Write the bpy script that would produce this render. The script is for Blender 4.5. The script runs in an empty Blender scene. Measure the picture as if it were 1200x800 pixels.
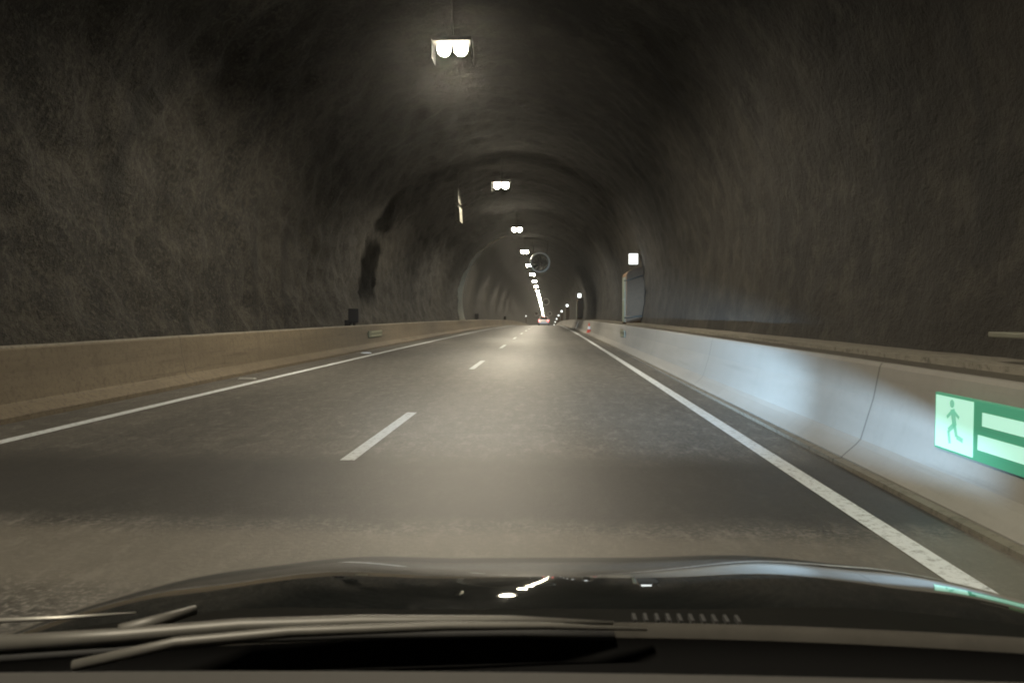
import bpy, bmesh, math, random
from mathutils import Vector, noise, Matrix
random.seed(7)
R = math.radians
sc = bpy.context.scene
COL = sc.collection

# ------------------------------------------------------------------ helpers
K = 6.2e-5                       # the road crests and falls away ahead


def drop(y):
    return -K * y * y if y > 0 else 0.0


class MB:
    """Collects geometry and links it as ONE mesh object."""

    def __init__(self):
        self.v, self.f, self.uv = [], [], {}

    def quad_strip(self, rows, closed=False, flip=False):
        base = len(self.v)
        n = len(rows[0])
        for r in rows:
            self.v += [tuple(p) for p in r]
        for i in range(len(rows) - 1):
            for j in range(n if closed else n - 1):
                a = base + i * n + j
                b = base + i * n + (j + 1) % n
                c = base + (i + 1) * n + (j + 1) % n
                d = base + (i + 1) * n + j
                self.f.append((a, d, c, b) if flip else (a, b, c, d))
        return self

    def poly(self, pts):
        b = len(self.v)
        self.v += [tuple(p) for p in pts]
        self.f.append(tuple(range(b, b + len(pts))))
        return self

    def box(self, c, s, rot=None):
        b = len(self.v)
        for dx, dy, dz in ((-1, -1, -1), (1, -1, -1), (1, 1, -1), (-1, 1, -1), (-1, -1, 1), (1, -1, 1), (1, 1, 1), (-1, 1, 1)):
            p = Vector((dx * s[0] / 2, dy * s[1] / 2, dz * s[2] / 2))
            if rot is not None:
                p = rot @ p
            self.v.append(tuple(p + Vector(c)))
        for q in ((0, 3, 2, 1), (4, 5, 6, 7), (0, 1, 5, 4), (1, 2, 6, 5), (2, 3, 7, 6), (3, 0, 4, 7)):
            self.f.append(tuple(b + i for i in q))
        return self

    def tube(self, pts, r, n=10, caps=True):
        pts = [Vector(p) for p in pts]
        rad = r if isinstance(r, (list, tuple)) else [r] * len(pts)
        rows = []
        for i, p in enumerate(pts):
            t = (pts[min(i + 1, len(pts) - 1)] - pts[max(i - 1, 0)]).normalized()
            u = t.cross(Vector((0, 0, 1)))
            if u.length < 1e-3:
                u = t.cross(Vector((0, 1, 0)))
            u.normalize()
            w = u.cross(t)
            rows.append([p + (u * math.cos(2 * math.pi * k / n) + w * math.sin(2 * math.pi * k / n)) * rad[i] for k in range(n)])
        self.quad_strip(rows, closed=True)
        if caps:
            self.poly(rows[0][::-1])
            self.poly(rows[-1])
        return self

    def lathe(self, c, axis, prof, n=28):
        """prof: (distance along axis, radius)"""
        ax = Vector(axis).normalized()
        u = ax.orthogonal().normalized()
        w = ax.cross(u)
        rows = [[Vector(c) + ax * d + (u * math.cos(2 * math.pi * k / n) + w * math.sin(2 * math.pi * k / n)) * r for k in range(n)] for d, r in prof]
        return self.quad_strip(rows, closed=True)

    def build(self, name, m, parent=None, smooth=False, bevel=0.0, loc=None):
        me = bpy.data.meshes.new(name)
        me.from_pydata(self.v, [], self.f)
        bm = bmesh.new()
        bm.from_mesh(me)
        bmesh.ops.remove_doubles(bm, verts=bm.verts, dist=1e-5)
        bmesh.ops.recalc_face_normals(bm, faces=bm.faces)
        bm.to_mesh(me)
        bm.free()
        if smooth:
            me.polygons.foreach_set('use_smooth', [True] * len(me.polygons))
        me.materials.append(m)
        o = bpy.data.objects.new(name, me)
        COL.objects.link(o)
        if parent is not None:
            o.parent = parent
        if loc is not None:
            o.location = loc
        if bevel:
            b = o.modifiers.new('bevel', 'BEVEL')
            b.width, b.segments, b.limit_method = bevel, 2, 'ANGLE'
        return o


def tag(o, label=None, cat=None, group=None, kind=None):
    for k, v in (('label', label), ('category', cat), ('group', group), ('kind', kind)):
        if v:
            o[k] = v
    return o


def empty(name, loc, label=None, cat=None, group=None):
    o = bpy.data.objects.new(name, None)
    COL.objects.link(o)
    o.location = loc
    o.empty_display_size = 0.2
    return tag(o, label, cat, group)


def copy_tree(o, parent=None):
    c = o.copy()
    COL.objects.link(c)
    if parent is not None:
        c.parent = parent
    for ch in list(o.children):
        copy_tree(ch, c)
    return c


# ---------------------------------------------------------------- materials
class NT:
    def __init__(self, name):
        self.m = bpy.data.materials.new(name)
        self.m.use_nodes = True
        self.t = self.m.node_tree
        self.p = self.t.nodes['Principled BSDF']
        self.co = self.n('ShaderNodeTexCoord').outputs['Object']

    def n(self, kind, **kw):
        x = self.t.nodes.new(kind)
        for k, v in kw.items():
            if k in x.inputs:
                x.inputs[k].default_value = v
            else:
                setattr(x, k, v)
        return x

    def link(self, a, b):
        self.t.links.new(a, b)

    def scaled(self, sx, sy, sz):
        mp = self.n('ShaderNodeMapping')
        mp.inputs['Scale'].default_value = (sx, sy, sz)
        self.link(self.co, mp.inputs['Vector'])
        return mp.outputs['Vector']

    def noise(self, scale, detail=6, rough=0.6, vec=None):
        x = self.n('ShaderNodeTexNoise')
        x.inputs['Scale'].default_value = scale
        x.inputs['Detail'].default_value = detail
        x.inputs['Roughness'].default_value = rough
        self.link(vec or self.co, x.inputs['Vector'])
        return x.outputs['Fac']

    def ramp(self, fac, stops):
        x = self.n('ShaderNodeValToRGB')
        e = x.color_ramp.elements
        while len(e) < len(stops):
            e.new(0.5)
        for el, (p, c) in zip(e, stops):
            el.position = p
            el.color = (c, c, c, 1) if isinstance(c, (int, float)) else (*c, 1)
        self.link(fac, x.inputs['Fac'])
        return x.outputs['Color']

    def mix(self, fac, a, b, mode='MIX'):
        x = self.n('ShaderNodeMix', data_type='RGBA', blend_type=mode)
        for s, v in ((x.inputs[0], fac), (x.inputs[6], a), (x.inputs[7], b)):
            if hasattr(v, 'is_output'):
                self.link(v, s)
            else:
                s.default_value = (*v, 1) if isinstance(v, tuple) else v
        return x.outputs[2]

    def math(self, op, a, b=0.0):
        x = self.n('ShaderNodeMath', operation=op)
        for s, v in ((x.inputs[0], a), (x.inputs[1], b)):
            if hasattr(v, 'is_output'):
                self.link(v, s)
            else:
                s.default_value = v
        return x.outputs[0]

    def bump(self, h, strength, dist):
        x = self.n('ShaderNodeBump')
        x.inputs['Strength'].default_value = strength
        x.inputs['Distance'].default_value = dist
        self.link(h, x.inputs['Height'])
        self.link(x.outputs['Normal'], self.p.inputs['Normal'])

    def base(self, c):
        if isinstance(c, tuple):
            self.p.inputs['Base Color'].default_value = (*c, 1)
        else:
            self.link(c, self.p.inputs['Base Color'])

    def set(self, **kw):
        for k, v in kw.items():
            s = self.p.inputs[k.replace('_', ' ')]
            if hasattr(v, 'is_output'):
                self.link(v, s)
            else:
                s.default_value = v


def simple(name, c, rough=0.6, metal=0.0, var=0.25, scale=6.0):
    """Plain paint, plastic or metal with a little grime in it."""
    t = NT(name)
    f = t.noise(scale, 5, 0.65)
    d = tuple(x * (1 - var) for x in c)
    t.base(t.mix(f, d, c))
    t.set(Roughness=rough, Metallic=metal)
    return t.m


def glow(name, c, strength, base=(0.6, 0.6, 0.6)):
    t = NT(name)
    t.base(base)
    t.set(Emission_Color=(*c, 1), Emission_Strength=strength)
    return t.m


def mat_asphalt():
    t = NT('asphalt')
    fine = t.noise(140, 3, 0.75)
    mid = t.noise(30, 4, 0.75)
    big = t.noise(0.9, 5, 0.6, t.scaled(1.0, 0.3, 1.0))
    streak = t.noise(2.2, 4, 0.6, t.scaled(1.0, 0.03, 1.0))
    speck = t.noise(7.0, 5, 0.8, t.scaled(1.0, 0.45, 1.0))
    blot = t.noise(3.0, 5, 0.75, t.scaled(1.0, 0.35, 1.0))
    c = t.mix(t.ramp(big, [(0.36, 0.0), (0.62, 1.0)]), (0.050, 0.048, 0.044), (0.105, 0.099, 0.088))
    c = t.mix(t.ramp(streak, [(0.40, 0.0), (0.62, 0.55)]), c, (0.040, 0.039, 0.037))
    c = t.mix(t.ramp(blot, [(0.50, 0.0), (0.64, 0.45)]), c, (0.032, 0.031, 0.029))
    c = t.mix(t.ramp(speck, [(0.52, 0.0), (0.64, 0.75)]), c, (0.185, 0.178, 0.16))
    c = t.mix(t.ramp(speck, [(0.34, 0.75), (0.46, 0.0)]), c, (0.022, 0.021, 0.02))
    c = t.mix(t.ramp(mid, [(0.50, 0.0), (0.62, 0.7)]), c, (0.21, 0.20, 0.18))
    c = t.mix(t.ramp(mid, [(0.36, 0.8), (0.46, 0.0)]), c, (0.02, 0.02, 0.019))
    # sealed cracks wandering along and across the lanes
    vo = t.n('ShaderNodeTexVoronoi', feature='DISTANCE_TO_EDGE')
    vo.inputs['Scale'].default_value = 0.22
    wv = t.n('ShaderNodeVectorMath', operation='ADD')
    nz = t.n('ShaderNodeTexNoise')
    nz.inputs['Scale'].default_value = 1.2
    t.link(t.co, nz.inputs['Vector'])
    t.link(t.co, wv.inputs[0])
    t.link(nz.outputs['Color'], wv.inputs[1])
    t.link(wv.outputs[0], vo.inputs['Vector'])
    crack = t.ramp(vo.outputs['Distance'], [(0.003, 0.3), (0.010, 0.0)])
    c = t.mix(crack, c, (0.014, 0.014, 0.013))
    # windscreen reflections painted into the road colour, a dark and a pale band
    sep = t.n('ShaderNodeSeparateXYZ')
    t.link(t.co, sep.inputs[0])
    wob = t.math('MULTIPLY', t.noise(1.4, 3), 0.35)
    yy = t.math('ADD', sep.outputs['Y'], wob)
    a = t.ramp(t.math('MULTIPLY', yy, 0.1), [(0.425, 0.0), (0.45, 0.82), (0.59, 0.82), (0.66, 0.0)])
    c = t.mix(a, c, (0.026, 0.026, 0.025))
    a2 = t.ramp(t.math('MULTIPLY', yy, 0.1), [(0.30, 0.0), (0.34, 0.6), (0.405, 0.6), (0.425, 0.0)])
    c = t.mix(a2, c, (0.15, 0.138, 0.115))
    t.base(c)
    r = t.ramp(mid, [(0.3, 0.46), (0.7, 0.62)])
    t.set(Roughness=r)
    t.p.inputs['Specular IOR Level'].default_value = 0.55
    t.bump(t.math('ADD', t.math('MULTIPLY', fine, 0.6), mid), 0.55, 0.006)
    return t.m


def mat_lining():
    t = NT('sprayed_concrete')
    n1 = t.noise(0.5, 5, 0.6)
    n2 = t.noise(4.2, 6, 0.75)
    n3 = t.noise(1.6, 6, 0.7)
    n4 = t.noise(13, 5, 0.75)
    sx = t.n('ShaderNodeSeparateXYZ')
    t.link(t.co, sx.inputs[0])
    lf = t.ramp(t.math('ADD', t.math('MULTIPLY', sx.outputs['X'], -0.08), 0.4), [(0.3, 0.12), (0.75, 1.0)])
    c = t.mix(t.ramp(n1, [(0.36, 0.0), (0.64, 1.0)]), (0.0085, 0.0073, 0.0054), (0.0223, 0.0192, 0.0143))
    c = t.mix(t.ramp(n3, [(0.50, 0.0), (0.62, 0.8)]), c, (0.0377, 0.0335, 0.0254))
    patch = t.ramp(t.noise(0.33, 3, 0.5), [(0.40, 0.25), (0.55, 1.0)])
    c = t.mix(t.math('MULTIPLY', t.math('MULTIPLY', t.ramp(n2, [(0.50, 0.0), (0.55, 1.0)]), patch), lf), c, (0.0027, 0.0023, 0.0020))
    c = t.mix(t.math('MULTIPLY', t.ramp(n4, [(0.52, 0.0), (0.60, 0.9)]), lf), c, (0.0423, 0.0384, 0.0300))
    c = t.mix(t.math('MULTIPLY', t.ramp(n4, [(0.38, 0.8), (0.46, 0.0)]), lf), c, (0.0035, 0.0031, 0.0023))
    # seepage that has run down the spray from cracks
    seep = t.ramp(t.noise(1.1, 4, 0.6, t.scaled(0.25, 1.0, 0.10)), [(0.57, 0.0), (0.66, 0.75)])
    c = t.mix(seep, c, (0.0047, 0.0043, 0.0035))
    fine = n4
    t.base(c)
    t.set(Roughness=0.9)
    t.bump(t.math('ADD', n2, t.math('MULTIPLY', fine, 0.35)), 0.8, 0.10)
    return t.m


def mat_concrete(name, a, b, stain=(0.1, 0.085, 0.06), amount=0.5, along=0.12, speck=0.65):
    t = NT(name)
    n1 = t.noise(1.1, 6, 0.62, t.scaled(1, along, 1))
    n2 = t.noise(3.0, 5, 0.6, t.scaled(1, 1, 0.12))
    n3 = t.noise(14, 5, 0.8)
    c = t.mix(t.ramp(n1, [(0.36, 0.0), (0.64, 1.0)]), a, b)
    c = t.mix(t.ramp(n2, [(0.5, 0.0), (0.8, amount)]), c, stain)
    c = t.mix(t.ramp(n3, [(0.38, speck), (0.5, 0.0)]), c, stain)
    scuff = t.ramp(t.noise(1.0, 5, 0.7, t.scaled(3.0, 0.25, 7.0)), [(0.58, 0.0), (0.68, amount)])
    c = t.mix(scuff, c, tuple(x * 0.6 for x in stain))
    # joints between the cast lengths
    sep = t.n('ShaderNodeSeparateXYZ')
    t.link(t.co, sep.inputs[0])
    fr = t.math('FRACT', t.math('MULTIPLY', sep.outputs['Y'], 1 / 6.0))
    j = t.math('LESS_THAN', fr, 0.004)
    c = t.mix(t.math('MULTIPLY', j, 0.55), c, (0.03, 0.027, 0.022))
    t.base(c)
    t.set(Roughness=0.82)
    t.bump(t.math('ADD', n1, t.math('MULTIPLY', n3, 0.3)), 0.35, 0.012)
    return t.m


def mat_paint_line(name, c):
    t = NT(name)
    w = t.noise(18, 5, 0.75)
    t.base(t.mix(t.ramp(w, [(0.34, 1.0), (0.5, 0.0)]), c, tuple(x * 0.45 for x in c)))
    t.set(Roughness=0.55)
    t.bump(w, 0.4, 0.004)
    return t.m


def mat_carpaint(name, c):
    t = NT(name)
    d = t.noise(60, 6, 0.75)
    t.base(c)
    t.set(Roughness=t.ramp(d, [(0.45, 0.02), (0.75, 0.10)]), Coat_Weight=0.6, Coat_Roughness=0.03)
    return t.m


M = dict(
    asphalt=mat_asphalt(),
    lining=mat_lining(),
    barrier_l=mat_concrete('barrier_concrete_brown', (0.088, 0.069, 0.044), (0.14, 0.112, 0.074), (0.06, 0.046, 0.03), 0.55),
    barrier_r=mat_concrete('barrier_concrete_grey', (0.19, 0.182, 0.165), (0.25, 0.242, 0.222), (0.13, 0.122, 0.105), 0.2, 0.12, 0.1),
    kerb=mat_concrete('kerb_concrete', (0.13, 0.12, 0.095), (0.20, 0.185, 0.15), (0.06, 0.053, 0.04), 0.5),
    ledge=mat_concrete('dirty_ledge', (0.05, 0.044, 0.034), (0.075, 0.066, 0.05), (0.03, 0.026, 0.02), 0.5),
    smooth=mat_concrete('smooth_lining', (0.085, 0.077, 0.057), (0.13, 0.118, 0.088), (0.045, 0.04, 0.03), 0.5, 0.3),
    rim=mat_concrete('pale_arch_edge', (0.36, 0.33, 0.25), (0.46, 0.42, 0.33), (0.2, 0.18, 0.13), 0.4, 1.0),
    niche=mat_concrete('niche_concrete', (0.15, 0.088, 0.046), (0.19, 0.112, 0.06), (0.09, 0.055, 0.03), 0.4, 1.0),
    line=mat_paint_line('white_road_paint', (0.64, 0.68, 0.71)),
    steel=simple('galvanised_steel', (0.42, 0.41, 0.38), 0.45, 0.7),
    fan=simple('fan_casing', (0.5, 0.46, 0.38), 0.5, 0.2),
    dark=simple('black_plastic', (0.010, 0.008, 0.007), 0.85),
    matte=simple('matte_black', (0.006, 0.006, 0.006), 1.0),
    case=simple('green_case', (0.16, 0.34, 0.18), 0.5),
    hood=simple('case_hood', (0.15, 0.15, 0.11), 0.6),
    panel=simple('dusty_panel', (0.075, 0.073, 0.055), 0.7),
    darksteel=simple('dark_steel', (0.06, 0.057, 0.05), 0.6, 0.3),
    lens=glow('luminaire_lens', (1.0, 0.90, 0.68), 120.0),
    white_lit=glow('lit_sign_face', (0.95, 1.0, 0.97), 3.2),
    sign_green=glow('sign_green', (0.06, 0.38, 0.22), 0.5, (0.04, 0.16, 0.09)),
    sign_mint=glow('sign_mint', (0.22, 0.70, 0.48), 0.6, (0.1, 0.24, 0.17)),
    sign_white=glow('sign_white', (0.55, 1.0, 0.78), 0.72, (0.2, 0.34, 0.28)),
    sign_white_dim=simple('reflective_sheet', (0.27, 0.275, 0.19), 0.5),
    sign_green_dim=simple('green_sheet', (0.12, 0.125, 0.08), 0.5),
    door=simple('door_green_grey', (0.16, 0.19, 0.15), 0.5),
    cone=simple('cone_red', (0.62, 0.07, 0.03), 0.5),
    white=simple('white_plastic', (0.7, 0.7, 0.68), 0.5),
    rubber=simple('rubber', (0.02, 0.02, 0.02), 0.8),
    paint=mat_carpaint('black_car_paint', (0.006, 0.007, 0.007)),
    silver=simple('pale_car_paint', (0.6, 0.58, 0.56), 0.25, 0.2, 0.05),
    tail=glow('tail_lamp', (1.0, 0.10, 0.10), 9.0),
    glass_dark=simple('dark_window', (0.01, 0.011, 0.012), 0.08),
    cowl=simple('cowl_plastic', (0.008, 0.008, 0.007), 0.9, 0, 0.5, 60),
    dash=simple('dashboard_grain', (0.035, 0.033, 0.03), 0.8, 0, 0.4, 120),
    trim=simple('windscreen_trim', (0.055, 0.052, 0.046), 0.7, 0, 0.6, 14),
    wiper=simple('wiper_metal', (0.10, 0.096, 0.086), 0.5, 0.2, 0.35, 40),
)

# ------------------------------------------------------------- the road
YS = [-24 + i * 1.0 for i in range(0, 64)] + [40 + i * 4.0 for i in range(0, 121)]   # to 520


def ribbon(x0, x1, ya, yb, lift, step=2.0, nx=1):
    n = max(1, int((yb - ya) / step))
    rows = []
    for i in range(n + 1):
        y = ya + (yb - ya) * i / n
        rows.append([(x0 + (x1 - x0) * k / nx, y, drop(y) + lift) for k in range(nx + 1)])
    return rows


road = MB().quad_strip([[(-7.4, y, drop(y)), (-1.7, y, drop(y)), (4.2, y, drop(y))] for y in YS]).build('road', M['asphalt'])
tag(road, kind='structure')
MB().quad_strip(ribbon(1.785, 1.925, -20, 480, 0.004, 4)).build('edge_line', M['line'], road)
MB().quad_strip(ribbon(-5.14, -4.99, -20, 480, 0.004, 4)).build('edge_line', M['line'], road)
for k in range(-1, 22):
    ya = 5.9 + 9.85 * k
    MB().quad_strip(ribbon(-1.685, -1.565, ya, ya + 2.9, 0.004, 1.0)).build('lane_dash', M['line'], road)

# ------------------------------------------------------------- the tunnel vault
XC, ZC, RAD = -1.7, 2.2, 5.4
A0, A1 = R(-25), R(205)


def vault_pt(a, y, off=0.0):
    r = RAD - off
    return (XC + r * math.cos(a), y, ZC + drop(y) + r * math.sin(a))


def lining_rows():
    ys = []
    y = -24.0
    while y < 520:
        ys.append(y)
        y += 0.28 if y < 45 else (0.6 if y < 120 else 2.0)
    rows = []
    na = 110
    for y in ys:
        row = []
        for j in range(na + 1):
            a = A0 + (A1 - A0) * j / na
            x, _, z = vault_pt(a, y)
            left = max(0.0, min(1.0, (XC - x) / 3 + 0.4))
            p = Vector((x, y, z))
            amp = 0.06 + 0.09 * left
            o = noise.fractal(p * 0.45, 0.9, 2.1, 3) * amp * 0.7 + noise.fractal(p * 1.9, 0.6, 2.1, 4) * amp * 0.8
            # arched strips of spray-covered drainage membrane across the vault
            if y > 34:
                ph = (y - 34) % 11.0
                o += 0.09 * max(0.0, 1 - abs(ph - 1.2) / 1.2) * (1 if x > XC else 0.25)
            row.append(vault_pt(a, y, o))
        rows.append(row)
    return rows


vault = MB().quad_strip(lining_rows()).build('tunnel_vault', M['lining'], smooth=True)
tag(vault, 'dark rough sprayed concrete vault of the road tunnel arching over both lanes', 'tunnel')

# paler smooth lining that starts at y = 58 on the left and faces us with a lit edge
rows = []
ys = [58.0] + [60 + 4 * i for i in range(0, 112)]
na = 46
for i, y in enumerate(ys):
    row = []
    for j in range(na + 1):
        a = R(202) - (R(202) - R(104)) * j / na
        th = 0.46 * max(0.0, math.sin(min(math.pi / 2, (a - R(100)) / R(102) * math.pi / 2))) ** 1.15
        row.append(vault_pt(a, y, th))
    rows.append(row)
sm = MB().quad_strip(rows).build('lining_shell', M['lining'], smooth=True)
rim = [[vault_pt(R(202) - R(98) * j / na, 57.99, -0.3) for j in range(na + 1)], [(p[0], 57.99, p[2]) for p in rows[0]]]
MB().quad_strip(rim).build('arch_rim', M['rim'], sm)
tag(sm, 'inner lining on the left whose pale curved arch edge faces the road', 'tunnel lining')


# ------------------------------------------------------------- barriers
def barrier(name, prof, m, label, parts):
    o = MB().quad_strip([[(x, y, z + drop(y)) for x, z in prof] for y in YS]).build(name, m)
    tag(o, label, 'barrier')
    for nm, pr, mm in parts:
        MB().quad_strip([[(x, y, z + drop(y)) for x, z in pr] for y in YS]).build(nm, mm, o)
    return o


barrier('concrete_barrier',
        [(2.36, 0.0), (2.36, 0.05), (2.47, 0.15), (2.505, 0.19), (2.60, 0.52), (2.645, 0.77), (2.66, 0.80), (2.70, 0.805)],
        M['barrier_r'], 'pale grey concrete barrier along the right lane lit cold white by headlights',
        [('barrier_top', [(2.70, 0.806), (3.02, 0.80)], M['ledge']),
         ('ledge_kerb', [(3.02, 0.79), (3.02, 0.845), (3.09, 0.85), (3.75, 0.85)], M['kerb']),
         ('kerb_strip', [(2.29, 0.0), (2.29, 0.035), (2.357, 0.04)], M['kerb'])])
barrier('concrete_barrier',
        [(-5.83, 0.0), (-5.83, 0.06), (-5.97, 0.155), (-6.005, 0.19), (-6.07, 0.52), (-6.10, 0.78), (-6.115, 0.80)],
        M['barrier_l'], 'brownish stained concrete barrier along the left lane',
        [('barrier_top', [(-6.116, 0.80), (-6.13, 0.815), (-6.28, 0.815), (-6.30, 0.78), (-7.1, 0.78)], M['kerb'])])

# ------------------------------------------------------------- ceiling luminaires
LX, LZ = -1.9, 6.5
ORD = ['first', 'second', 'third', 'fourth', 'fifth', 'sixth', 'seventh', 'eighth', 'ninth', 'tenth', 'eleventh', 'twelfth',
       'thirteenth', 'fourteenth', 'fifteenth', 'sixteenth', 'seventeenth', 'eighteenth', 'nineteenth', 'twentieth', 'twenty-first',
       'twenty-second', 'twenty-third', 'twenty-fourth', 'twenty-fifth', 'twenty-sixth', 'twenty-seventh']
lamp = empty('ceiling_luminaire', (LX, 0, LZ))
MB().box((0, 0, 0.10), (0.80, 0.40, 0.08)).build('housing', M['dark'], lamp, bevel=0.01)
MB().tube([(0, 0, 0.14), (0, 0, 1.3)], 0.018).build('hanger', M['darksteel'], lamp)
for s in (-1, 1):
    MB().box((s * 0.39, 0, -0.10), (0.015, 0.5, 0.38)).build('added_shield', M['matte'], lamp)  # plates added to keep lamp light off the upper walls
for s in (-1, 1):
    b = MB()
    b.lathe((s * 0.17, 0, 0.06), (0, 0, -1), [(0, 0.09), (0.03, 0.12), (0.10, 0.135), (0.17, 0.12), (0.22, 0.075), (0.24, 0.001)], 16)
    b.build('lens', M['lens'], lamp, smooth=True)
sd = bpy.data.lights.new('lamp_beam', 'SPOT')
sd.energy = 3000
sd.color = (1.0, 0.89, 0.69)
sd.spot_size = R(170)
sd.spot_blend = 0.45
sd.shadow_soft_size = 0.2
so = bpy.data.objects.new('lamp_beam', sd)
COL.objects.link(so)
so.parent = lamp
so.location = (0, 0, -0.12)
for k in range(-1, 27):
    L = lamp if k == -1 else copy_tree(lamp)
    y = 14.9 + 15.6 * k
    L.location = (LX, y, LZ + drop(y))
    L['category'] = 'ceiling light'
    L['group'] = 'twin ceiling lights along the tunnel'
    if k == -1:
        L['label'] = 'twin ceiling light straight overhead, before the first one in sight'
    elif k == 0:
        L['label'] = 'largest and nearest twin ceiling light, blown out at the top of the view'
    else:
        L['label'] = '%s twin ceiling light from the large bright one in the row' % ORD[k]

# ------------------------------------------------------------- jet fans
def jet_fan(name):
    f = empty(name, (0, 0, 0))
    b = MB()
    b.lathe((0, -2.0, 0), (0, 1, 0), [(0.0, 0.70), (0.0, 0.80), (0.06, 0.82), (0.3, 0.78), (3.7, 0.78), (4.0, 0.80), (4.0, 0.70)], 36)
    b.lathe((0, -2.0, 0), (0, 1, 0), [(0.0, 0.70), (0.5, 0.66), (4.0, 0.68)], 36)
    b.build('casing', M['darksteel'], f, smooth=True)
    MB().lathe((0, -2.03, 0), (0, 1, 0), [(0.02, 0.70), (-0.04, 0.735), (-0.07, 0.79), (-0.02, 0.84), (0.08, 0.84)], 36).build('inlet_ring', M['white'], f, smooth=True)
    MB().lathe((0, -0.9, 0), (0, 1, 0), [(-0.25, 0.001), (-0.2, 0.12), (0.0, 0.2), (1.6, 0.2), (1.9, 0.001)], 20).build('hub', M['darksteel'], f, smooth=True)
    bl = MB()
    for k in range(9):
        a = 2 * math.pi * k / 9
        rot = Matrix.Rotation(a, 3, 'Y') @ Matrix.Rotation(R(35), 3, 'Z')
        bl.box(rot @ Vector((0, 0, 0.42)) + Vector((0, -0.6, 0)), (0.2, 0.02, 0.46), rot)
    bl.build('blade_wheel', M['darksteel'], f)
    for yy in (-1.3, 1.3):
        for s in (-1, 1):
            MB().tube([(s * 0.55, yy, 0.5), (s * 0.62, yy, 1.75)], 0.03, 8).build('hanger_bracket', M['darksteel'], f)
    return f


fan = jet_fan('jet_fan')
fans = [(-0.62, 63, 5.55, 'nearest round jet fan hanging right of the ceiling lights, its rim a lit ring'),
        (-0.35, 186, 6.0, 'small jet fan beside the far ceiling lights, second ring along the vault'),
        (-4.3, 292, 6.0, 'leftmost of three tiny jet fans abreast above the pale car ahead'),
        (-1.7, 292, 6.1, 'middle one of three tiny jet fans abreast above the pale car ahead'),
        (0.95, 292, 6.0, 'rightmost of three tiny jet fans abreast above the pale car ahead')]
for i, (x, y, z, lab) in enumerate(fans):
    f = fan if i == 0 else copy_tree(fan)
    f.location = (x, y, z + drop(y))
    tag(f, lab, 'jet fan', 'jet fans hung from the vault')


# ------------------------------------------------------------- emergency niches on the right wall
def niche():
    n = empty('emergency_niche', (0, 0, 0))
    # local x: 0 is the road-side face; grows into the wall
    w = MB()
    prof = [(0.0, 0.0), (0.0, 2.70), (0.06, 2.80), (0.22, 2.90), (0.45, 2.98), (0.95, 3.08), (0.95, 0.0)]
    rows = [[(x, y, z) for x, z in prof] for y in (0.0, 1.5)]
    w.quad_strip(rows)
    w.poly([(x, 0.0, z) for x, z in prof])
    w.poly([(x, 1.5, z) for x, z in prof])
    w.build('surround', M['niche'], n, bevel=0.015)
    d = MB().box((-0.015, 0.75, 1.75), (0.03, 1.0, 1.75)).build('door', M['door'], n, bevel=0.005)
    MB().tube([(-0.03, 0.38, 1.75), (-0.09, 0.38, 1.75), (-0.09, 0.55, 1.75)], 0.012, 8).build('handle', M['steel'], d)
    p = MB().tube([(-0.1, -0.04, 2.46), (0.1, -0.04, 2.50), (0.75, -0.04, 2.70)], 0.022, 8)
    p.build('conduit', M['darksteel'], n, smooth=True)
    MB().tube([(-0.08, -0.06, 1.05), (0.9, -0.06, 1.15)], 0.035, 8).build('handrail', M['darksteel'], n, smooth=True)
    lb = MB().box((0.24, -0.1, 3.28), (0.36, 0.14, 0.42)).build('light_box', M['darksteel'], n, bevel=0.01)
    MB().box((0.24, -0.185, 3.28), (0.33, 0.024, 0.39)).build('lit_face', M['white_lit'], lb)
    MB().tube([(0.24, -0.1, 3.3), (0.7, 0.25, 3.5)], 0.03, 8).build('bracket', M['darksteel'], n)
    return n


ni = niche()
NL = ['large pale emergency niche on the right with a bright white light box above it',
      'second emergency niche on the right, a pale post topped by a round white light',
      'third emergency niche on the right, a slim pale post with its light',
      'fourth emergency niche on the right, seen as a short lit post',
      'fifth emergency niche on the right, a tiny post and light',
      'sixth emergency niche on the right, a dot of light near the crest',
      'seventh emergency niche on the right, a dot of light just above the crest',
      'eighth and farthest emergency light on the right at the crest of the road']
for i, lab in enumerate(NL):
    n = ni if i == 0 else copy_tree(ni)
    y = 28.6 + 47.5 * i
    n.location = (3.02, y, drop(y))
    tag(n, lab, 'emergency niche', 'emergency niches along the tunnel wall')
n = copy_tree(ni)
n.location = (-6.35, 226, drop(226))
n.scale = (-1, 1, 1)
tag(n, 'lone emergency niche with a small light on the far left wall', 'emergency niche', 'emergency niches along the tunnel wall')


# ------------------------------------------------------------- signs
def running_man(b, y, z, s, x):
    """A plain running figure seen from the road, in the plane x = const."""
    def bar(p, q, w):
        p, q = Vector((0, *p)) * s, Vector((0, *q)) * s
        d = (q - p).normalized()
        nn = Vector((0, -d.z, d.y)) * w * s / 2
        o = Vector((x, y, z))
        b.poly([o + p + nn, o + q + nn, o + q - nn, o + p - nn])
    c = Vector((x, y + 0.05 * s, z + 0.40 * s))
    b.poly([c + Vector((0, math.cos(t * math.pi / 6), math.sin(t * math.pi / 6))) * 0.08 * s for t in range(12)])
    bar((0.03, 0.3), (-0.05, 0.0), 0.15)
    bar((-0.05, 0.02), (0.16, -0.12), 0.10)
    bar((0.16, -0.12), (0.10, -0.36), 0.09)
    bar((-0.05, 0.02), (-0.12, -0.2), 0.10)
    bar((-0.12, -0.2), (-0.34, -0.24), 0.09)
    bar((0.03, 0.27), (0.22, 0.12), 0.07)
    bar((0.0, 0.27), (-0.2, 0.16), 0.07)


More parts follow.
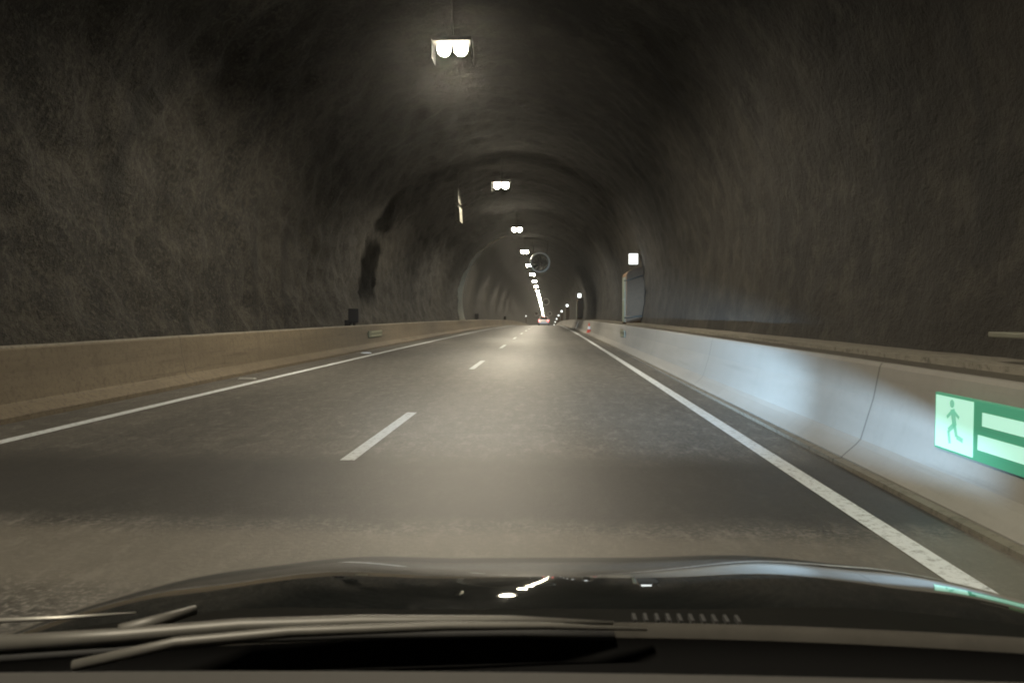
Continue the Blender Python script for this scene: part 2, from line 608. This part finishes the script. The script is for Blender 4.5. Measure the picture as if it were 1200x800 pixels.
# big green exit sign on the right barrier
s = empty('exit_sign', (2.54, 4.24, 0.505), 'green and white emergency exit sign mounted on the right barrier', 'sign')
MB().box((0.0, 0, 0), (0.03, 1.38, 0.36)).build('board', M['sign_green'], s, bevel=0.004)
MB().box((-0.0175, 0.46, 0), (0.004, 0.42, 0.33)).build('white_field', M['sign_white'], s)
b = MB()
running_man(b, 0.46, -0.005, 0.33, -0.021)
b.build('running_figure', M['sign_mint'], s)
ar = MB()
X = -0.018
ar.poly([(X, 0.20, -0.02), (X, -0.42, -0.02), (X, -0.42, -0.11), (X, 0.20, -0.11)])
ar.poly([(X, -0.42, 0.015), (X, -0.42, -0.145), (X, -0.60, -0.065)])
ar.build('arrow', M['sign_white'], s)
br = MB()
br.poly([(X, 0.16, 0.115), (X, -0.58, 0.115), (X, -0.58, 0.035), (X, 0.16, 0.035)])
br.build('stripe', M['sign_white'], s)
for yy in (-0.6, 0.6):
    MB().box((0.04, yy, 0), (0.05, 0.04, 0.3)).build('bracket', M['steel'], s)

# green equipment sign on the ledge behind the barrier
s = empty('equipment_sign', (3.12, 4.5, 0.85), 'small green emergency equipment box on the ledge behind the right barrier', 'sign')
MB().box((0, 0.05, 0.0), (0.1, 0.72, 0.17), ).build('case', M['case'], s, bevel=0.006, loc=(0, 0, 0.088))
MB().box((-0.02, 0.2, 0.20), (0.18, 1.02, 0.035)).build('hood', M['hood'], s, bevel=0.006)

# green sign on the left barrier and small plate on the right one
s = empty('exit_sign', (-6.025, 25.7, 0.50 + drop(25.7)), 'small faded green exit sign on the brown left barrier', 'sign')
MB().box((0, 0, 0), (0.03, 2.0, 0.22)).build('board', M['sign_green_dim'], s)
for zz, h in ((0.07, 0.06), (-0.06, 0.07)):
    MB().box((0.017, 0.1, zz), (0.004, 1.6, h)).build('stripe', M['sign_white_dim'], s)
s = empty('barrier_plate', (2.555, 25.3, 0.53 + drop(25.3)), 'small pale plate on the right barrier just before the large niche', 'sign')
MB().box((0, 0, 0), (0.02, 1.4, 0.24)).build('board', M['sign_green_dim'], s)
for zz, h in ((0.085, 0.05), (-0.07, 0.07)):
    MB().box((-0.012, 0.1, zz), (0.004, 1.1, h)).build('stripe', M['sign_white_dim'], s)

# hanging pair of narrow pale panels
s = empty('hanging_sign', (-3.62, 30.0, 4.98 + drop(30)), 'pair of narrow pale panels hanging one above the other on the left of the vault', 'sign')
for z0, dx in ((0.95, -0.03), (0.20, 0.03)):
    MB().box((dx, 0, z0 + 0.0), (0.17, 0.9, 0.60), Matrix.Rotation(R(-3), 3, 'Y')).build('panel', M['panel'], s, bevel=0.01)
MB().tube([(0, 0, 0.0), (0, 0, 1.95)], 0.025, 8).build('hanger', M['darksteel'], s)
s = empty('wall_marker', (-6.6, 118, 4.4 + drop(118)), 'tiny pale upright marker high on the left lining beyond the arch', 'sign')
MB().box((0, 0, 0.35), (0.14, 0.1, 0.7)).build('plate', M['sign_white_dim'], s)
MB().tube([(0, 0, 0.35), (-0.5, 0, 0.35)], 0.03, 8).build('bracket', M['darksteel'], s)


# ------------------------------------------------------------- boxes on the left barrier
def eq_box():
    e = empty('equipment_box', (0, 0, 0))
    MB().box((0, 0, 0.33), (0.34, 0.26, 0.46)).build('case', M['dark'], e, bevel=0.015)
    MB().box((0, -0.133, 0.33), (0.26, 0.01, 0.38)).build('cover', M['dark'], e)
    MB().tube([(0, 0, -0.02), (0, 0, 0.12)], 0.05, 10).build('post', M['dark'], e)
    MB().box((-0.2, 0, 0.09), (0.2, 0.2, 0.2)).build('junction_box', M['dark'], e, bevel=0.01)
    return e


e0 = eq_box()
for i, (y, lab) in enumerate(((23.9, 'nearest black box on a short post standing on the left barrier'),
                              (66, 'second black box on the left barrier, just past the lit arch edge'),
                              (110, 'third and farthest black box on the left barrier'))):
    e = e0 if i == 0 else copy_tree(e0)
    e.location = (-6.3, y, 0.80 + drop(y))
    tag(e, lab, 'equipment box', 'black boxes on the left barrier')

# white raised studs beside the left edge line
st = empty('road_stud', (0, 0, 0))
MB().box((0, 0, 0.011), (0.30, 0.12, 0.014)).build('base', M['white'], st, bevel=0.004)
MB().box((0, -0.03, 0.026), (0.26, 0.03, 0.014)).build('reflector', M['white'], st)
for i, (y, lab) in enumerate(((13.1, 'nearest white road stud beside the left edge line'), (21.9, 'farther white road stud beside the left edge line'))):
    o = st if i == 0 else copy_tree(st)
    o.location = (-5.42, y, drop(y) + 0.002)
    tag(o, lab, 'road stud', 'white road studs')

# cone and leaning board at the foot of the right barrier
c = empty('traffic_cone', (2.44, 43.5, 0.13 + drop(43.5)), 'small red and white traffic cone at the foot of the right barrier', 'traffic cone')
MB().box((0, 0, 0.02), (0.34, 0.34, 0.04)).build('base', M['cone'], c, bevel=0.01)
MB().lathe((0, 0, 0.04), (0, 0, 1), [(0, 0.13), (0.16, 0.098)], 20).build('cone_body', M['cone'], c, smooth=True)
MB().lathe((0, 0, 0.04), (0, 0, 1), [(0.16, 0.098), (0.34, 0.062)], 20).build('white_band', M['white'], c, smooth=True)
MB().lathe((0, 0, 0.04), (0, 0, 1), [(0.34, 0.062), (0.52, 0.028), (0.53, 0.001)], 20).build('cone_tip', M['cone'], c, smooth=True)
bd = empty('leaning_board', (2.38, 63, 0.06 + drop(63)), 'thin white board leaning against the right barrier beyond the cone', 'board')
MB().box((0.14, 0, 0.32), (0.03, 0.5, 0.68), Matrix.Rotation(R(22), 3, 'Y')).build('panel', M['white'], bd, bevel=0.005)
MB().box((0.0, 0, 0.015), (0.3, 0.3, 0.03)).build('foot', M['rubber'], bd)


# ------------------------------------------------------------- the car ahead
def car_ahead():
    c = empty('car', (-0.62, 124, drop(124)), 'pale small car driving ahead with red tail lights lit near the crest', 'car')
    hw = 0.88
    prof = [(-1.95, 0.28), (-2.02, 0.45), (-2.0, 0.62), (-1.95, 0.86), (-1.92, 0.98), (1.0, 0.95), (1.9, 0.78), (2.05, 0.55), (2.0, 0.28)]
    rows = []
    for x, k in ((-hw, 0.90), (-hw * 0.93, 1.0), (hw * 0.93, 1.0), (hw, 0.90)):
        rows.append([(x, y * (0.985 if k < 1 else 1), 0.28 + (z - 0.28) * (0.97 if k < 1 else 1)) for y, z in prof])
    b = MB().quad_strip(rows)
    b.poly(rows[0]); b.poly(rows[-1])
    b.poly([rows[0][0], rows[-1][0], rows[-1][-1], rows[0][-1]])
    b.build('body', M['silver'], c, bevel=0.03)
    cab = MB()
    lo, hi = [(-1.88, 0.96), (1.05, 0.94)], [(-1.35, 1.48), (0.25, 1.48)]
    P = lambda x, yz: (x, yz[0], yz[1])
    r1 = [P(-0.80, lo[0]), P(0.80, lo[0]), P(0.80, lo[1]), P(-0.80, lo[1])]
    r2 = [P(-0.62, hi[0]), P(0.62, hi[0]), P(0.62, hi[1]), P(-0.62, hi[1])]
    cab.quad_strip([r1, r2], closed=True)
    cab.poly(r2)
    cab.build('cabin', M['silver'], c, bevel=0.04)

    def on_rear(u, t):          # point on the sloping tailgate
        w = 0.80 + (0.62 - 0.80) * t
        return Vector((u * w, -1.88 + 0.53 * t - 0.012, 0.96 + 0.52 * t))
    MB().poly([on_rear(-0.86, 0.14), on_rear(0.86, 0.14), on_rear(0.84, 0.86), on_rear(-0.84, 0.86)]).build('rear_window', M['glass_dark'], c)
    for s in (-1, 1):
        MB().box((s * 0.72, -1.985, 0.80), (0.24, 0.09, 0.2)).build('tail_light', M['tail'], c, bevel=0.02)
        MB().box((s * 0.93, 0.75, 0.98), (0.16, 0.1, 0.12)).build('wing_mirror', M['silver'], c, bevel=0.02)
        sw = [(s * 0.808, -1.45, 1.0), (s * 0.808, 0.75, 1.0), (s * 0.65, 0.2, 1.42), (s * 0.65, -1.2, 1.42)]
        MB().poly([Vector(p) + Vector((s * 0.012, 0, 0)) for p in sw]).build('side_window', M['glass_dark'], c)
        for yy in (-1.3, 1.35):
            w = MB().lathe((s * 0.80 - 0.1 * s, yy, 0.31), (s, 0, 0), [(0, 0.001), (0, 0.31), (0.2, 0.31), (0.2, 0.2)], 24).build('wheel', M['rubber'], c, smooth=False)
            MB().lathe((s * 0.905, yy, 0.31), (s, 0, 0), [(0, 0.2), (0.01, 0.001)], 16).build('rim', M['steel'], w)
    MB().box((0, -2.02, 0.42), (1.5, 0.08, 0.2)).build('bumper', M['silver'], c, bevel=0.03)
    MB().box((0, -2.035, 0.68), (0.5, 0.02, 0.11)).build('number_plate', M['white'], c)
    MB().box((0, -1.38, 1.44), (0.4, 0.03, 0.04)).build('brake_light', M['tail'], c)
    return c


car_ahead()

# ------------------------------------------------------------- our own car: bonnet, cowl, wipers, dashboard
own = empty('car', (0, 0, 0), 'black car we sit in, its glossy bonnet and dashboard across the bottom', 'car')
SL = [(1.02, -0.03), (1.1, -0.096), (1.2, -0.176), (1.66, -0.333), (2.1, -0.5), (2.45, -1.0)]


def slope(y):
    for (a, s0), (b, s1) in zip(SL, SL[1:]):
        if y <= b:
            return s0 + (s1 - s0) * (y - a) / (b - a)
    return SL[-1][1]


PROF = []
h, y = 0.782, 1.02
while y <= 2.22:
    PROF.append((y, h))
    h += slope(y + 0.005) * 0.01
    y += 0.01


def lat(x):
    a = abs(x)
    return 0.012 * math.exp(-((a - 0.42) / 0.16) ** 2) - 0.8 * max(0, a - 0.6) ** 2 + 0.02 * x


def lat_y(x):
    return -0.10 * (x / 0.8) ** 2          # bonnet rear edge sweeps back at the sides


XS = [-0.86 + 1.72 * i / 60 for i in range(61)]
MB().quad_strip([[(x, yy + lat_y(x), hh + lat(x)) for x in XS] for yy, hh in PROF[::3]]).build('bonnet', M['paint'], own, smooth=True)
for s in (-1, 1):
    FX = [(0.868, 0.0), (0.90, -0.006), (0.93, -0.022), (0.955, -0.06), (0.965, -0.14), (0.965, -0.45)]
    MB().quad_strip([[(s * fx, yy + lat_y(0.86), max(0.2, hh + lat(s * 0.868) + dz)) for fx, dz in FX] for yy, hh in PROF[::3]]).build('fender', M['paint'], own, smooth=True)
# bumper closing the front
yy, hh = PROF[-1]
MB().quad_strip([[(x, yy + lat_y(x), hh + lat(x)) for x in XS[::3]], [(x, yy + lat_y(x) + 0.02, hh + lat(x) - 0.06) for x in XS[::3]],
                 [(x, yy + lat_y(x), 0.18) for x in XS[::3]]]).build('bumper', M['paint'], own, smooth=True)


# windscreen base pieces; g(ratio, depth) gives the height that lies RATIO below eye level
def arc(x, d, sag):
    return d - sag * x * x


def strip(profile, x0, x1, n=48):
    """profile(x) -> list of (y, z)"""
    rows = []
    for i in range(n + 1):
        x = x0 + (x1 - x0) * i / n
        rows.append([(x, y, z) for y, z in profile(x)])
    return MB().quad_strip(rows)


CS = 0.16
strip(lambda x: [(arc(x, 1.10, CS), 0.762 + lat(x)), (arc(x, 1.0, CS), 0.791 + lat(x)), (arc(x, 0.90, CS), 0.820 + 0.02 * x), (arc(x, 0.865, CS), 0.829 + 0.022 * x)], -0.85, 0.85).build('cowl_panel', M['cowl'], own, smooth=True)
strip(lambda x: [(arc(x, 0.868, CS), 0.826 + 0.022 * x), (arc(x, 0.858, CS), 0.8365 + 0.022 * x), (arc(x, 0.848, CS), 0.8395 + 0.022 * x), (arc(x, 0.84, CS), 0.836 + 0.022 * x), (arc(x, 0.836, CS), 0.828 + 0.022 * x)], -0.85, 0.85).build('windscreen_trim', M['trim'], own, smooth=True)
# black painted border of the windscreen base and the dashboard behind it
strip(lambda x: [(arc(x, 0.8352, CS), 0.8285 + 0.022 * x), (arc(x, 0.8345, CS), 0.80 + 0.022 * x), (arc(x, 0.70, CS), 0.82 + 0.02 * x), (arc(x, 0.60, CS), 0.85)], -0.85, 0.85).build('windscreen_border', M['matte'], own, smooth=True)
for k_ in ('matte', 'cowl', 'trim'):
    M[k_].node_tree.nodes['Principled BSDF'].inputs['Specular IOR Level'].default_value = 0.03
strip(lambda x: [(arc(x, 0.70, 0.05), 0.82), (arc(x, 0.635, 0.05), 0.880 + 0.012 * x), (arc(x, 0.61, 0.05), 0.8985 + 0.012 * x), (arc(x, 0.50, 0.05), 0.908), (arc(x, 0.3, 0.05), 0.87), (arc(x, 0.22, 0.05), 0.70)], -0.78, 0.78).build('dashboard', M['dash'], own, smooth=True)
# cowl grille with its row of ribs
gr = MB()
for i in range(10):
    x = 0.105 + i * 0.0135
    gr.box((x, arc(x, 0.885, CS), 0.830 + 0.02 * x), (0.004, 0.02, 0.006))
gr.build('cowl_grille', M['rubber'], own)


# wipers: arm and blade lying along the base of the glass
def wiper(pts_blade, pts_arm, rb, ra):
    w = MB().tube(pts_blade, rb, 10).build('wiper', M['wiper'], own, smooth=True)
    MB().tube(pts_arm, ra, 10).build('wiper_arm', M['wiper'], w, smooth=True)
    MB().tube([Vector(p) + Vector((0, -0.004, -0.013)) for p in pts_blade], 0.0055, 8).build('rubber_blade', M['rubber'], w, smooth=True)
    return w


def wp(px, py, d):
    """a point on the sight line, d metres ahead, used once to lay the wiper out"""
    return ((px - 641.5) / 867 * d, d, 1.2 - (py - 366) / 867 * d)


wiper([wp(-60, 777, 0.74), wp(120, 762, 0.775), wp(270, 746, 0.80), wp(420, 738, 0.815), wp(600, 732, 0.83), wp(720, 733, 0.84)],
      [wp(60, 800, 0.74), wp(190, 768, 0.76), wp(330, 752, 0.785), wp(520, 741, 0.80), wp(640, 738, 0.815), wp(760, 740, 0.825)], [0.009, 0.009, 0.0085, 0.008, 0.005, 0.002], [0.006, 0.006, 0.006, 0.005, 0.004, 0.0015])
MB().tube([wp(-80, 748, 0.85), wp(40, 741, 0.87), wp(140, 732, 0.89)], [0.003, 0.003, 0.001], 8).build('washer_pipe', M['steel'], own, smooth=True)
MB().tube([wp(120, 757, 0.80), wp(215, 727, 0.86)], [0.010, 0.006], 8).build('hood_hinge', M['wiper'], own, smooth=True)

def beam_cutoff_rig(side, name, energy, aim, cone):
    ld = bpy.data.lights.new(name, 'SPOT')
    ld.energy = energy
    ld.color = (0.48, 0.74, 1.0)
    ld.spot_size = R(cone)
    ld.spot_blend = 1.0
    ld.shadow_soft_size = 0.011
    lo = bpy.data.objects.new(name, ld)
    COL.objects.link(lo)
    lo.parent = own
    lo.location = (side * 0.66, 2.30, 0.262)
    lo.rotation_euler = (Vector(aim) - Vector(lo.location)).to_track_quat('-Z', 'Y').to_euler()


for s in (-1, 1):
    hb = MB()  # added plates, out of sight, that trim the beams above and below
    for zz in (0.294, 0.243):
        hb.box((s * 0.66, 2.41, zz), (0.50, 0.38, 0.012))
    hb.box((s * 0.66, 2.225, 0.2705), (0.36, 0.008, 0.042))
    hb.build('beam_cutoff_rig', M['dark'], own)
beam_cutoff_rig(1, 'headlight_beam', 27000, (2.75, 17.5, 0.85), 29)
beam_cutoff_rig(1, 'side_beam', 3000, (2.75, 9.2, 0.7), 62)
beam_cutoff_rig(-1, 'headlight_beam', 15000, (-1.0, 20, 0.05), 34)

# ------------------------------------------------------------- tunnel air
hz = MB().box((-1.7, 246, -9.3 + 4.3 / 2), (14, 546, 29.0 - 4.3)).build('haze', None or bpy.data.materials.new('haze_air'))
hm = hz.active_material
hm.use_nodes = True
hm.node_tree.nodes.clear()
ou = hm.node_tree.nodes.new('ShaderNodeOutputMaterial')
pv = hm.node_tree.nodes.new('ShaderNodeVolumePrincipled')
pv.inputs['Color'].default_value = (0.93, 0.92, 0.9, 1)
pv.inputs['Density'].default_value = 0.0006
pv.inputs['Anisotropy'].default_value = 0.9
hm.node_tree.links.new(pv.outputs[0], ou.inputs['Volume'])
tag(hz, kind='stuff')

# ------------------------------------------------------------- world, camera, render settings
w = bpy.data.worlds.new('World')
sc.world = w
w.use_nodes = True
w.node_tree.nodes['Background'].inputs[0].default_value = (0.9, 0.95, 1.0, 1)
w.node_tree.nodes['Background'].inputs[1].default_value = 0.0

cd = bpy.data.cameras.new('camera')
cam = bpy.data.objects.new('camera', cd)
COL.objects.link(cam)
cam.location = (0, 0, 1.2)
cd.sensor_width = 36
cd.lens = 36 * 867 / 1200
cd.clip_start = 0.05
cd.clip_end = 1500
cd.dof.use_dof = True
cd.dof.focus_distance = 28
cd.dof.aperture_fstop = 9
cam.rotation_euler = (R(90) - math.atan(34 / 867), 0, math.atan(41.5 / 867))
sc.camera = cam

sc.render.engine = 'CYCLES'
cy = sc.cycles
cy.use_denoising = True
cy.max_bounces = 6
cy.diffuse_bounces = 4
cy.glossy_bounces = 3
cy.volume_bounces = 1
cy.sample_clamp_indirect = 4.0
cy.use_adaptive_sampling = True
cy.adaptive_threshold = 0.02
cy.filter_width = 1.9
sc.view_settings.view_transform = 'Standard'
sc.view_settings.look = 'None'
sc.view_settings.exposure = 0.0
sc.view_settings.gamma = 1.0
